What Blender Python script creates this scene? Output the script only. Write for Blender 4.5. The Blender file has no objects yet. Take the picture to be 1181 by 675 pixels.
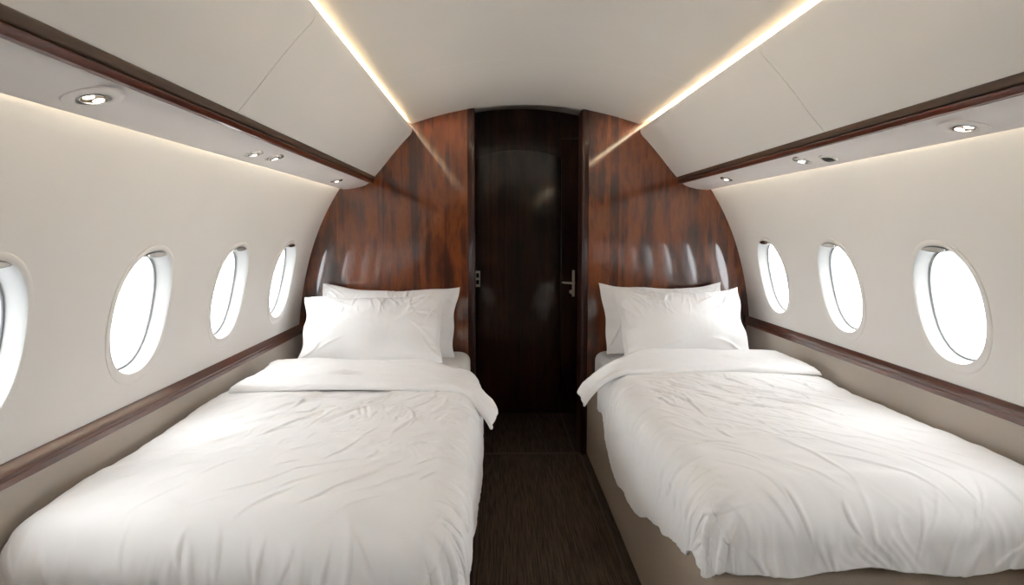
import bpy, bmesh, math, random
import numpy as np
from mathutils import Vector, Matrix

SC = bpy.context.scene
COL = SC.collection
EYE = 1.20          # camera height above the cabin floor
XC = 0.165          # cabin centre line (the camera stands a little left of it)
Y0, Y1 = -3.7, 3.6  # rear wall, wood bulkhead
PI = math.pi

# ------------------------------------------------------------------ helpers
def tag(o, label=None, cat=None, group=None, kind=None):
    if label: o['label'] = label
    if cat: o['category'] = cat
    if group: o['group'] = group
    if kind: o['kind'] = kind
    return o

def empty(name, loc=(0, 0, 0), rot=(0, 0, 0)):
    o = bpy.data.objects.new(name, None)
    o.empty_display_size = 0.1
    COL.objects.link(o); o.location = loc; o.rotation_euler = rot
    return o

def link_mesh(name, me, mat, parent=None, smooth=True, bevel=0, subsurf=0):
    if smooth:
        for p in me.polygons: p.use_smooth = True
    o = bpy.data.objects.new(name, me)
    COL.objects.link(o)
    if mat: me.materials.append(mat)
    if parent: o.parent = parent
    if bevel:
        m = o.modifiers.new('bevel', 'BEVEL'); m.width = bevel; m.segments = 3
        m.limit_method = 'ANGLE'; m.angle_limit = math.radians(40)
    if subsurf:
        m = o.modifiers.new('subsurf', 'SUBSURF'); m.levels = subsurf; m.render_levels = subsurf
    return o

def pydata(name, V, F, mat, parent=None, smooth=True, bevel=0, recalc=True, subsurf=0):
    me = bpy.data.meshes.new(name)
    me.from_pydata([tuple(map(float, v)) for v in V], [], F)
    if recalc:
        bm = bmesh.new(); bm.from_mesh(me)
        bmesh.ops.recalc_face_normals(bm, faces=bm.faces)
        bm.to_mesh(me); bm.free()
    me.update()
    return link_mesh(name, me, mat, parent, smooth, bevel, subsurf)

def sharp(o, deg=35):
    for p in o.data.polygons: p.use_smooth = True
    o.data.set_sharp_from_angle(angle=math.radians(deg))
    return o

def side_x(side, u):
    return XC + side * u

def prism_y(name, prof, y0, y1, mat, parent=None, bevel=0, ny=1, closed=True, deg=35):
    """a cross-section [(x,z)...] carried along y, with end caps when closed"""
    n = len(prof); V = []; F = []
    ys = np.linspace(y0, y1, ny + 1)
    for y in ys:
        for (x, z) in prof: V.append((x, y, z))
    for j in range(ny):
        for i in range(n if closed else n - 1):
            a = j * n + i; b = j * n + (i + 1) % n
            F.append((a, b, b + n, a + n))
    if closed:
        F.append(tuple(range(n))[::-1])
        F.append(tuple(range(ny * n, ny * n + n)))
    o = pydata(name, V, F, mat, parent, True, bevel)
    return sharp(o, deg)

def slab_y(name, poly, y0, y1, mat, parent=None, bevel=0):
    return prism_y(name, poly, y0, y1, mat, parent, bevel)

def box(name, x0, x1, y0, y1, z0, z1, mat, parent=None, bevel=0.0):
    V = [(x, y, z) for x in (x0, x1) for y in (y0, y1) for z in (z0, z1)]
    F = [(0, 1, 3, 2), (4, 6, 7, 5), (0, 4, 5, 1), (2, 3, 7, 6), (0, 2, 6, 4), (1, 5, 7, 3)]
    o = pydata(name, V, F, mat, parent, True, bevel)
    return sharp(o, 35)

# ------------------------------------------------------------------ materials
def lin(r, g, b):
    f = lambda c: (c / 255 / 12.92) if c / 255 <= 0.04045 else ((c / 255 + 0.055) / 1.055) ** 2.4
    return (f(r), f(g), f(b), 1)

class Mat:
    def __init__(s, name):
        s.m = bpy.data.materials.new(name); s.m.use_nodes = True
        s.nt = s.m.node_tree; s.b = s.nt.nodes['Principled BSDF']
        s.tc = s.nt.nodes.new('ShaderNodeTexCoord')
    def set(s, **k):
        for a, v in k.items():
            s.b.inputs[a.replace('_', ' ')].default_value = v
        return s
    def node(s, t, ins=None, **attrs):
        n = s.nt.nodes.new('ShaderNode' + t)
        for a, v in attrs.items(): setattr(n, a, v)
        for a, v in (ins or {}).items():
            if hasattr(v, 'is_output'): s.nt.links.new(v, n.inputs[a])
            else: n.inputs[a].default_value = v
        return n
    def mapping(s, scale, src='Object', loc=(0, 0, 0)):
        return s.node('Mapping', {'Vector': s.tc.outputs[src], 'Scale': scale, 'Location': loc}).outputs[0]
    def ramp(s, fac, stops):
        n = s.node('ValToRGB', {'Fac': fac})
        e = n.color_ramp.elements
        e[0].position, e[0].color = stops[0]; e[1].position, e[1].color = stops[-1]
        for p, c in stops[1:-1]:
            k = e.new(p); k.color = c
        return n.outputs[0]
    def mix(s, fac, a, b, mode='MIX'):
        n = s.node('Mix', data_type='RGBA', blend_type=mode)
        for i, v in ((0, fac), (6, a), (7, b)):
            if hasattr(v, 'is_output'): s.nt.links.new(v, n.inputs[i])
            else: n.inputs[i].default_value = v
        return n.outputs[2]
    def link(s, out, inp):
        s.nt.links.new(out, s.b.inputs[inp]); return s
    def bump(s, h, strength=0.2, dist=0.002, inp='Normal'):
        n = s.node('Bump', {'Height': h, 'Strength': strength, 'Distance': dist})
        s.nt.links.new(n.outputs[0], s.b.inputs[inp]); return s

def m_lining(name, col, rough=0.55, grain=900):
    m = Mat(name).set(Base_Color=col, Roughness=rough)
    m.b.inputs['Specular IOR Level'].default_value = 0.3
    n = m.node('TexNoise', {'Vector': m.mapping((1, 1, 1)), 'Scale': grain, 'Detail': 3.0})
    n2 = m.node('TexNoise', {'Vector': m.mapping((1, 1, 1)), 'Scale': 2.2, 'Detail': 2.0})
    c = m.ramp(n2.outputs[0], [(0.3, tuple(v * 0.97 for v in col[:3]) + (1,)), (0.7, col)])
    m.link(c, 'Base Color'); m.bump(n.outputs[0], 0.10, 0.0006)
    return m.m

def m_wood(name, dark, mid, light, along='Z', plank=0.045, seed=0.0, coat=1.0, rough=0.32, figure=1.0):
    """high-gloss veneer: narrow figured strips running along one axis under lacquer"""
    m = Mat(name)
    st = {'Z': (1, 1, 0.17), 'Y': (1, 0.05, 1), 'X': (0.1, 1, 1)}[along]
    v = m.mapping(st, loc=(seed, seed * .7, seed * .3))
    warp = m.node('TexNoise', {'Vector': m.mapping((2.2, 2.2, 1.1), loc=(seed, 0, 0)), 'Scale': 1.3, 'Detail': 3.0})
    vw = m.node('VectorMath', {0: v, 1: m.node('VectorMath', {0: warp.outputs['Color'], 'Scale': 0.055}, operation='SCALE').outputs[0]}, operation='ADD').outputs[0]
    fine = m.node('TexNoise', {'Vector': vw, 'Scale': 42.0, 'Detail': 8.0, 'Roughness': 0.65})
    broad = m.node('TexNoise', {'Vector': vw, 'Scale': 7.0, 'Detail': 4.0, 'Roughness': 0.6})
    blot = m.node('TexNoise', {'Vector': m.mapping((1, 1, .55), loc=(seed * 2, 0, 1)), 'Scale': 4.2, 'Detail': 5.0, 'Distortion': 1.2})
    strip = m.node('TexVoronoi', {'Vector': m.mapping((1, 0.0001, 0.02) if along == 'Z' else (0.0001, .02, 1), loc=(seed + 5, 0, 0)), 'Scale': 1.0 / plank})
    sv = m.node('SeparateColor', {'Color': strip.outputs['Color']}).outputs[0]
    a = m.node('Math', {0: fine.outputs[0], 1: 0.38}, operation='MULTIPLY').outputs[0]
    b = m.node('Math', {0: broad.outputs[0], 1: 0.42}, operation='MULTIPLY').outputs[0]
    c = m.node('Math', {0: sv, 1: 0.15 * figure}, operation='MULTIPLY').outputs[0]
    d = m.node('Math', {0: blot.outputs[0], 1: 0.60 * figure}, operation='MULTIPLY').outputs[0]
    s1 = m.node('Math', {0: a, 1: b}, operation='ADD').outputs[0]
    s2 = m.node('Math', {0: c, 1: d}, operation='ADD').outputs[0]
    s3 = m.node('Math', {0: s1, 1: s2}, operation='ADD').outputs[0]
    col = m.ramp(s3, [(0.54, dark), (0.71, mid), (0.86, light), (1.0, mid)])
    m.link(col, 'Base Color')
    m.set(Roughness=rough, Coat_Weight=coat, Coat_Roughness=0.065, Coat_IOR=1.75)
    m.b.inputs['Specular IOR Level'].default_value = 0.25
    wob = m.node('TexNoise', {'Vector': m.mapping((1, 1, 1)), 'Scale': 3.0, 'Detail': 1.0})
    m.bump(wob.outputs[0], 0.004, 0.02, 'Coat Normal')
    return m.m

def m_cotton(name, col):
    m = Mat(name).set(Base_Color=col, Roughness=0.85, Sheen_Weight=0.15, Sheen_Roughness=0.5)
    m.b.inputs['Specular IOR Level'].default_value = 0.15
    w1 = m.node('TexNoise', {'Vector': m.mapping((1, 1, 1)), 'Scale': 700, 'Detail': 2.0})
    w2 = m.node('TexNoise', {'Vector': m.mapping((1, 1, 1)), 'Scale': 38, 'Detail': 3.0})
    h = m.node('Math', {0: w1.outputs[0], 1: m.node('Math', {0: w2.outputs[0], 1: 2.2}, operation='MULTIPLY').outputs[0]}, operation='ADD').outputs[0]
    m.bump(h, 0.12, 0.0015)
    return m.m

def m_fabric(name, col, scale=420):
    m = Mat(name).set(Base_Color=col, Roughness=0.75)
    m.b.inputs['Specular IOR Level'].default_value = 0.2
    n = m.node('TexNoise', {'Vector': m.mapping((1, 1, 1)), 'Scale': scale, 'Detail': 2.0})
    c = m.ramp(n.outputs[0], [(0.3, tuple(v * .86 for v in col[:3]) + (1,)), (0.7, col)])
    m.link(c, 'Base Color'); m.bump(n.outputs[0], 0.2, 0.001)
    return m.m

def m_carpet(name, dark, light):
    m = Mat(name).set(Roughness=0.95)
    m.b.inputs['Specular IOR Level'].default_value = 0.05
    rib = m.node('TexNoise', {'Vector': m.mapping((1, 0.035, 1)), 'Scale': 190, 'Detail': 3.0})
    spk = m.node('TexNoise', {'Vector': m.mapping((1, 0.6, 1)), 'Scale': 340, 'Detail': 2.0})
    s = m.node('Math', {0: rib.outputs[0], 1: spk.outputs[0]}, operation='ADD').outputs[0]
    m.link(m.ramp(m.node('Math', {0: s, 1: 0.5}, operation='MULTIPLY').outputs[0], [(0.38, dark), (0.66, light)]), 'Base Color')
    m.bump(s, 0.5, 0.003)
    return m.m

def m_metal(name, col, rough=0.25):
    m = Mat(name).set(Base_Color=col, Metallic=1.0, Roughness=rough)
    n = m.node('TexNoise', {'Vector': m.mapping((1, 1, 1)), 'Scale': 120, 'Detail': 2.0})
    r = m.node('MapRange', {'Value': n.outputs[0], 'To Min': rough * .85, 'To Max': rough * 1.2}).outputs[0]
    m.link(r, 'Roughness')
    return m.m

def m_emit(name, col, strength):
    m = Mat(name).set(Base_Color=(0.8, 0.8, 0.8, 1), Emission_Color=col, Emission_Strength=strength)
    n = m.node('TexNoise', {'Vector': m.mapping((1, 1, 1)), 'Scale': 40})
    m.link(m.node('MapRange', {'Value': n.outputs[0], 'To Min': .3, 'To Max': .4}).outputs[0], 'Roughness')
    return m.m

def m_pane(name):
    """thin clear acrylic: straight through, with a faint reflection"""
    m = bpy.data.materials.new(name); m.use_nodes = True; nt = m.node_tree
    for n in list(nt.nodes): nt.nodes.remove(n)
    o = nt.nodes.new('ShaderNodeOutputMaterial'); mx = nt.nodes.new('ShaderNodeMixShader')
    t = nt.nodes.new('ShaderNodeBsdfTransparent'); g = nt.nodes.new('ShaderNodeBsdfGlossy')
    t.inputs[0].default_value = (.96, .97, .97, 1); g.inputs['Roughness'].default_value = 0.03
    mx.inputs[0].default_value = 0.03; nt.links.new(t.outputs[0], mx.inputs[1])
    nt.links.new(g.outputs[0], mx.inputs[2]); nt.links.new(mx.outputs[0], o.inputs[0])
    return m

M = {}
M['wall'] = m_lining('cream_wall_lining', lin(230, 227, 223))
M['ceil'] = m_lining('cream_ceiling_lining', lin(230, 225, 217))
M['bin'] = m_lining('overhead_panel_leather', lin(240, 236, 230))
M['psu'] = m_lining('service_panel_leather', lin(230, 224, 219))
M['lower'] = m_lining('lower_panel_suede', lin(184, 175, 165), 0.85, 500)
M['plastic'] = m_lining('greyed_window_plastic', lin(164, 164, 161), 0.4, 300)  # white reveal greyed in colour to hold back the strong daylight on it
WD = (lin(30, 12, 6), lin(72, 31, 13), lin(124, 62, 25))
M['wood'] = m_wood('walnut_gloss', *WD)
M['edge'] = m_wood('walnut_edge', lin(48, 20, 10), lin(86, 38, 18), lin(112, 54, 27), figure=.4, coat=.1, rough=.5)
def m_rail(name, col, rough=.35, coat=.6):
    m = Mat(name).set(Roughness=rough, Coat_Weight=coat, Coat_Roughness=.08)
    n = m.node('TexNoise', {'Vector': m.mapping((1, .04, 1)), 'Scale': 60, 'Detail': 5.0})
    m.link(m.ramp(n.outputs[0], [(.3, tuple(v * .8 for v in col[:3]) + (1,)), (.7, tuple(min(1, v * 1.15) for v in col[:3]) + (1,))]), 'Base Color')
    return m.m
M['trimwood'] = m_rail('walnut_trim', lin(84, 36, 20), .3, .7)
M['railwood'] = m_rail('walnut_rail', lin(82, 39, 24), .4, .8)
M['groove'] = m_rail('walnut_dull', lin(84, 64, 47), .6, .1)
M['darkwood'] = m_wood('shaded_walnut_gloss', lin(32, 20, 13), lin(62, 36, 22), lin(88, 53, 32), figure=.7, coat=.55)  # dark walnut; the vestibule's lack of light is put into the colour
M['cotton'] = m_cotton('white_cotton', lin(246, 245, 244))
M['sheet'] = m_cotton('white_sheet', lin(244, 243, 241))
M['base'] = m_fabric('taupe_upholstery', lin(190, 175, 158))
M['carpet'] = m_carpet('brown_carpet', lin(55, 47, 40), lin(110, 97, 84))
M['floor'] = m_carpet('brown_floor', lin(66, 58, 51), lin(104, 94, 83))
M['binding'] = m_fabric('carpet_binding', lin(96, 84, 72))
M['chrome'] = m_metal('satin_chrome', lin(205, 203, 198), 0.22)
M['grey'] = m_metal('grey_shade_metal', lin(172, 169, 165), 0.45)
M['grey'].node_tree.nodes['Principled BSDF'].inputs['Metallic'].default_value = 0.3
M['gasket'] = m_fabric('grey_gasket', lin(128, 130, 132))
M['shadow'] = m_fabric('dark_backing', lin(30, 26, 24))
M['bronze'] = m_metal('bronze_housing', lin(120, 98, 66), 0.4)
M['nickel'] = m_metal('nickel_handle', lin(244, 236, 218), 0.4)
M['nickel'].node_tree.nodes['Principled BSDF'].inputs['Metallic'].default_value = 0.15
M['black'] = m_metal('dark_nozzle', lin(60, 58, 56), 0.4)
M['pane'] = m_pane('clear_acrylic')
WARM = (1.0, 0.89, 0.70, 1)
M['led_ceiling'] = m_emit('cove_led', WARM, 44.0)
M['led_wall'] = m_emit('wall_led', WARM, 27.0)
M['lamp'] = m_emit('lamp_lens', (1.0, 0.93, 0.82, 1), 4.0)

# ------------------------------------------------------------------ cabin profile (half width u at height z)
PZ = np.array([0.50, 0.713, 0.94, 1.123, 1.281, 1.42, 1.50, 1.55])
PU = np.array([1.213, 1.199, 1.167, 1.116, 1.055, 0.975, 0.918, 0.878])
PC = np.polyfit(PZ - 1, PU, 4)
def wall_u(z): return float(np.polyval(PC, z - 1))
WALL_TOP = 1.55
def vault(u):   # cabin ceiling, seen part
    return 1.861 - 0.29 * u * u

# ------------------------------------------------------------------ setting: ceiling
cp = [(u, vault(u)) for u in np.linspace(0, 0.594, 19)]
cp += [(0.615, 1.768), (0.64, 1.782), (0.68, 1.782), (0.73, 1.75), (0.79, 1.69), (0.84, 1.62), (wall_u(WALL_TOP), WALL_TOP)]
prof = [(XC - u, z) for u, z in cp[::-1]] + [(XC + u, z) for u, z in cp[1:]]
for nm, a, b in (('ceiling', Y0, 2.66), ('ceiling', 2.664, Y1 + 0.022)):
    tag(prism_y(nm, prof, a, b, M['ceil'], ny=8, closed=False, deg=60),
        'cream vaulted cabin ceiling above the cove lights, ' + ('nearer panel' if a < 0 else 'panel next to the wood bulkhead'), 'ceiling', kind='structure')
# a seam strip closes the joint between the two ceiling panels
sp = [(x, z + 0.003) for x, z in prof]
tag(prism_y('trim_1', sp, 2.62, 2.70, M['bin'], closed=False, deg=60), 'thin seam across the vaulted ceiling', 'trim', kind='structure')

# floor
tag(box('floor', XC - 1.3, XC + 1.3, Y0, 4.6, -0.05, 0.0, M['floor']), 'dark brown cabin floor between the beds', 'floor', kind='structure')

# ------------------------------------------------------------------ side walls with window holes
WA, WB, WN = 0.150, 0.172, 2.25
WIN_Z = {-1: 0.976, 1: 0.989}
WIN_Y = {-1: [1.93 + 0.632 * k for k in range(-6, 3)], 1: [1.945 + 0.627 * k for k in range(-6, 3)]}  # rearmost windows of each row, out of view, added for more daylight inside
def superell(t, a, b, n=WN):
    c, s = math.cos(t), math.sin(t)
    return a * math.copysign(abs(c) ** (2 / n), c), b * math.copysign(abs(s) ** (2 / n), s)

def side_wall(side, name, label):
    V = []; F = []; zc = WIN_Z[side]; ys = WIN_Y[side]
    zb, zt = 0.60, WALL_TOP
    def put(y, z):
        V.append((side_x(side, wall_u(z)), y, z)); return len(V) - 1
    edge_z = []
    def rect(y0, y1):
        zs = edge_z
        base = len(V)
        for y in (y0, y1):
            for z in zs: put(y, z)
        for i in range(len(zs) - 1):
            F.append((base + i, base + i + 1, base + len(zs) + i + 1, base + len(zs) + i))
    half = 0.3
    prev = Y0
    NT, NR = 192, 16
    border = []
    for k in range(NT):                # points on the cell's rectangle matching the window outline
        ey, ez = superell(2 * PI * k / NT, WA, WB)
        L = math.hypot(ey, ez); dy, dz = ey / L, ez / L
        ky = half / abs(dy) if abs(dy) > 1e-9 else 1e9
        kz = ((zt - zc) if dz > 0 else (zc - zb)) / abs(dz) if abs(dz) > 1e-9 else 1e9
        kk = min(ky, kz)
        border.append([dy * kk, dz * kk])
    for sy in (-half, half):           # the nearest of them are the rectangle's corners
        for sz in (zb - zc, zt - zc):
            k = min(range(NT), key=lambda i: (border[i][0] - sy) ** 2 + (border[i][1] - sz) ** 2)
            border[k] = [sy, sz]
    edge_z = sorted(zc + b for a, b in border if abs(a - half) < 1e-9)
    for yc in ys:
        rect(prev, yc - half)
        # one cell: rings from the window edge out to the cell's rectangle
        rings = []
        for r in range(NR + 1):
            t = r / NR; ring = []
            for k in range(NT):
                ey, ez = superell(2 * PI * k / NT, WA, WB)
                by, bz = border[k]
                ring.append(put(yc + ey + (by - ey) * t, zc + ez + (bz - ez) * t))
            rings.append(ring)
        for r in range(NR):
            for k in range(NT):
                k2 = (k + 1) % NT
                F.append((rings[r][k], rings[r][k2], rings[r + 1][k2], rings[r + 1][k]))
        prev = yc + half
    rect(prev, Y1 + 0.002)
    o = pydata(name, V, F, M['wall'], recalc=True)
    bm = bmesh.new(); bm.from_mesh(o.data)
    bmesh.ops.remove_doubles(bm, verts=bm.verts, dist=1e-5)
    bmesh.ops.recalc_face_normals(bm, faces=bm.faces)
    bm.to_mesh(o.data); bm.free()
    for p in o.data.polygons: p.use_smooth = True
    return tag(o, label, 'wall', kind='structure')

side_wall(-1, 'wall_left', 'curved cream side wall with oval windows above the left bed')
side_wall(1, 'wall_right', 'curved cream side wall with oval windows above the right bed')

def make_window(side, yc, idx, label):
    zc = WIN_Z[side]; N = 96
    def P(y, z, out=0.0):          # a point on the wall surface pushed outward
        return (side_x(side, wall_u(z) + out), y, z)
    # reveal: a tunnel from the wall to the pane, with a rounded inner lip
    steps = [(1.0, -0.0025), (0.99, 0.002), (0.982, 0.008), (0.968, 0.024), (0.955, 0.036), (0.947, 0.040), (0.930, 0.042), (0.928, 0.047)]
    V = []; F = []
    for sc_, out in steps:
        for k in range(N):
            ey, ez = superell(2 * PI * k / N, WA * sc_, WB * sc_)
            V.append(P(yc + ey, zc + ez, out))
    for r in range(len(steps) - 1):
        for k in range(N):
            k2 = (k + 1) % N
            F.append((r * N + k, r * N + k2, (r + 1) * N + k2, (r + 1) * N + k))
    w = pydata('window_%d' % idx, V, F, M['plastic'])
    sharp(w, 50)
    tag(w, label, 'window', kind='structure')
    V = []; F = []
    for sc_, out in ((0.934, 0.0395), (0.922, 0.0405), (0.917, 0.0435), (0.934, 0.0435)):
        for k in range(N):
            ey, ez = superell(2 * PI * k / N, WA * sc_, WB * sc_)
            V.append(P(yc + ey, zc + ez, out))
    for r in range(3):
        for k in range(N):
            k2 = (k + 1) % N
            F.append((r * N + k, r * N + k2, (r + 1) * N + k2, (r + 1) * N + k))
    sharp(pydata('gasket', V, F, M['gasket'], w), 50)['label'] = 'thin grey seal around the pane'
    # flush trim ring around the opening, deeper at the bottom
    V = []; F = []
    rings = [(1.0, 0.0, -0.0025), (1.02, 0.0, -0.004), (1.115, -0.006, -0.004), (1.13, -0.006, -0.0025), (1.132, -0.006, 0.002)]
    for sc_, dz, out in rings:
        for k in range(N):
            ey, ez = superell(2 * PI * k / N, WA * sc_, WB * sc_)
            V.append(P(yc + ey, zc + ez + dz, out))
    for r in range(len(rings) - 1):
        for k in range(N):
            k2 = (k + 1) % N
            F.append((r * N + k, r * N + k2, (r + 1) * N + k2, (r + 1) * N + k))
    sharp(pydata('window_frame', V, F, M['wall'], w), 50)
    # pane: two skins of acrylic joined at the rim
    V = []; F = []
    for out in (0.044, 0.050):
        for k in range(N):
            ey, ez = superell(2 * PI * k / N, WA * 0.934, WB * 0.934)
            V.append(P(yc + ey, zc + ez, out))
    F.append(tuple(range(N)))
    pydata('pane', V[:N], F, M['pane'], w, smooth=False)
    # the retracted shade: its lens-shaped pull peeping out at the top
    zt = zc + WB; A = 0.062
    def lens(scale, o0, o1, nm, mat):
        V = []; F = []; K = 24; pts = []
        for k in range(K + 1):
            t = -1 + 2 * k / K
            ey = A * scale * t
            # top follows the opening, bottom bulges slightly
            ez_top = WB * (1 - (abs(ey) / WA) ** WN) ** (1 / WN) - 0.002
            base = WB * (1 - (A / WA) ** WN) ** (1 / WN) - 0.002
            lo = base - 0.006 * (1 - t * t)
            mid = (ez_top + lo) / 2
            pts.append((ey, mid + (ez_top - mid) * scale, mid + (lo - mid) * scale))
        ring = [(y, a) for y, a, b in pts] + [(y, b) for y, a, b in pts[::-1]][1:-1]
        n = len(ring)
        for out in (o0, o1):
            for y, z in ring: V.append(P(yc + y, zc + z, out))
        for k in range(n): F.append((k, (k + 1) % n, n + (k + 1) % n, n + k))
        F.append(tuple(range(n))); F.append(tuple(range(n, 2 * n)))
        return sharp(pydata(nm, V, F, mat, w, smooth=True), 40)
    s = lens(1.0, -0.004, 0.036, 'window_shade', M['grey'])
    p = lens(0.80, -0.007, -0.003, 'shade_pull', M['chrome'])
    p.parent = s
    return w

widx = 1
LW = {5: 'white oval window cut off by the left edge of the picture, left wall',
      6: 'large white oval window above the ledge, second of the left wall',
      7: 'white oval window on the left wall, between the large one and the one by the bulkhead',
      8: 'narrow looking white oval window on the left wall beside the wood bulkhead'}
RW = {6: 'large white oval window on the right wall, nearest to the viewer',
      7: 'white oval window on the right wall, middle one of three',
      8: 'white oval window on the right wall beside the wood bulkhead'}
for side, names, word in ((-1, LW, 'left'), (1, RW, 'right')):
    for k, yc in enumerate(WIN_Y[side]):
        lab = names.get(k, 'unseen white oval window outside the picture, %s one of the %s wall counted from the bulkhead' % (['ninth', 'eighth', 'seventh', 'sixth', 'fifth', 'fourth'][min(k, 5)], word))
        make_window(side, yc, widx, lab); widx += 1

# lower side panels and wooden ledges
for side, w, dz in ((-1, 'left', 0.0), (1, 'right', 0.036)):
    uF = 1.172
    x = lambda u: side_x(side, u)
    prof = [(x(1.182), -0.0), (x(1.182), 0.68 + dz), (x(1.235), 0.70 + dz), (x(1.26), 0.6), (x(1.26), -0.0)]
    tag(prism_y('wall_lower_' + w, prof, Y0, Y1 - 0.001, M['lower']), 'taupe lower side panel between the %s bed and the wooden ledge' % w, 'wall panel', kind='structure')
    zt, zb = 0.714 + dz, 0.672 + dz
    uj = wall_u(zt)
    prof = [(x(uj + .004), zt + 0.003), (x(uj - .004), zt + 0.001), (x(1.181), zt - 0.012), (x(1.175), zt - 0.0165), (x(1.1765), zt - 0.021),
            (x(1.1765), zt - 0.023), (x(1.1725), zt - 0.026), (x(1.1725), zb + 0.003), (x(1.176), zb), (x(1.20), zb - .001), (x(1.215), zt - 0.01)]
    o = prism_y('trim_%d' % (2 if side < 0 else 3), prof, Y0, Y1 - 0.001, M['railwood'], deg=12)
    tag(o, 'glossy dark walnut ledge running under the windows of the %s wall' % w, 'trim', kind='structure')

# ------------------------------------------------------------------ overhead: bins, wood rail, service panel, hidden LED strips
for side, w, seam in ((-1, 'left', 1.70), (1, 'right', 1.985)):
    x = lambda u: side_x(side, u)
    face = [(0.796, 1.480), (0.768, 1.512), (0.735, 1.551), (0.704, 1.590), (0.672, 1.628), (0.640, 1.664), (0.610, 1.695),
            (0.600, 1.706), (0.594, 1.718), (0.592, 1.730), (0.595, 1.738), (0.602, 1.739), (0.607, 1.735), (0.612, 1.732), (0.650, 1.742), (0.675, 1.746), (0.715, 1.746),
            (0.76, 1.66), (0.83, 1.56), (0.86, 1.50), (0.81, 1.49)]
    for (a, b, lab) in ((Y0 + .002, seam - 0.0015, 'cream leather overhead panel on the %s, section nearer the viewer' % w),
                        (seam + 0.0015, Y1 - 0.001, 'cream leather overhead panel on the %s, section next to the wood bulkhead' % w)):
        o = prism_y('overhead_bin', [(x(u), z) for u, z in face], a, b, M['bin'], bevel=0.0, deg=30)
        tag(o, lab, 'overhead bin', 'overhead panels along the ceiling cove')
    rail = [(0.818, 1.459), (0.812, 1.4535), (0.806, 1.452), (0.800, 1.4545), (0.796, 1.460), (0.7945, 1.465), (0.796, 1.4685),
            (0.80, 1.4705), (0.83, 1.472)]
    cap = [(0.803, 1.4708), (0.7965, 1.472), (0.7925, 1.4745), (0.7885, 1.481), (0.7865, 1.486), (0.7885, 1.4885), (0.81, 1.488), (0.83, 1.475)]
    o = prism_y('trim_%d' % (4 if side < 0 else 5), [(x(u), z) for u, z in rail], Y0 + .002, Y1 - 0.001, M['trimwood'], deg=28)
    tag(o, 'slim two-step walnut rail under the %s overhead panel' % w, 'trim', kind='structure')
    prism_y('cap_strip', [(x(u), z) for u, z in cap], Y0 + .002, Y1 - 0.001, M['groove'], o, deg=28)['label'] = 'dull brown upper strip'
    psu = [(0.817, 1.4565), (0.835, 1.445), (0.860, 1.4355), (0.892, 1.428), (0.925, 1.4235), (0.952, 1.4215), (0.9575, 1.423), (0.958, 1.427),
           (0.955, 1.431), (0.925, 1.433), (0.892, 1.438), (0.86, 1.446), (0.83, 1.462)]
    o = prism_y('trim_%d' % (6 if side < 0 else 7), [(x(u), z) for u, z in psu], Y0 + .002, Y1 - 0.001, M['psu'], deg=30)
    tag(o, 'cream lamp panel under the walnut rail on the %s side' % w, 'service panel', kind='structure')
    # LED strips: one in the ceiling cove behind the lip, one above the lamp panel washing the wall
    def strip(u, z, wd, nm, mat, lab, tilt):
        V = []; hw = wd / 2
        c, s_ = math.cos(tilt), math.sin(tilt)
        pr = [(u + (a * c - b * s_), z + (a * s_ + b * c)) for a, b in ((-hw, 0), (hw, 0), (hw, .004), (-hw, .004))]
        o = prism_y(nm, [(x(p), q) for p, q in pr], Y0 + 0.05, Y1 - 0.02, mat)
        tag(o, lab, 'light strip')
    strip(0.696, 1.7470, 0.016, 'led_strip', M['led_ceiling'], 'warm light strip hidden in the ceiling cove above the %s overhead panel' % w, 0.0)
    strip(0.938, 1.4700, 0.012, 'led_strip', M['led_wall'], 'warm light strip hidden above the lamp panel, washing the %s wall' % w, 1.2)

# ------------------------------------------------------------------ lamps in the service panels
PSU = np.array([(0.817, 1.4565), (0.835, 1.445), (0.860, 1.4355), (0.892, 1.428), (0.925, 1.4235), (0.952, 1.4215)])
def psu_frame(side, u):
    z = float(np.interp(u, PSU[:, 0], PSU[:, 1]))
    z2 = float(np.interp(u + .02, PSU[:, 0], PSU[:, 1])); z1 = float(np.interp(u - .02, PSU[:, 0], PSU[:, 1]))
    return z, math.atan2(z2 - z1, 0.04) * side

def lathe(name, prof, mat, parent, sx=1.0, sy=1.0, n=48, off=(0, 0), cap=False):
    V = []; F = []
    for r, z in prof:
        for k in range(n):
            t = 2 * PI * k / n
            V.append((off[0] + sx * r * math.cos(t), off[1] + sy * r * math.sin(t), z))
    for i in range(len(prof) - 1):
        for k in range(n):
            k2 = (k + 1) % n
            F.append((i * n + k, i * n + k2, (i + 1) * n + k2, (i + 1) * n + k))
    if cap: F.append(tuple(range((len(prof) - 1) * n, len(prof) * n)))
    return sharp(pydata(name, V, F, mat, parent), 40)

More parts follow.
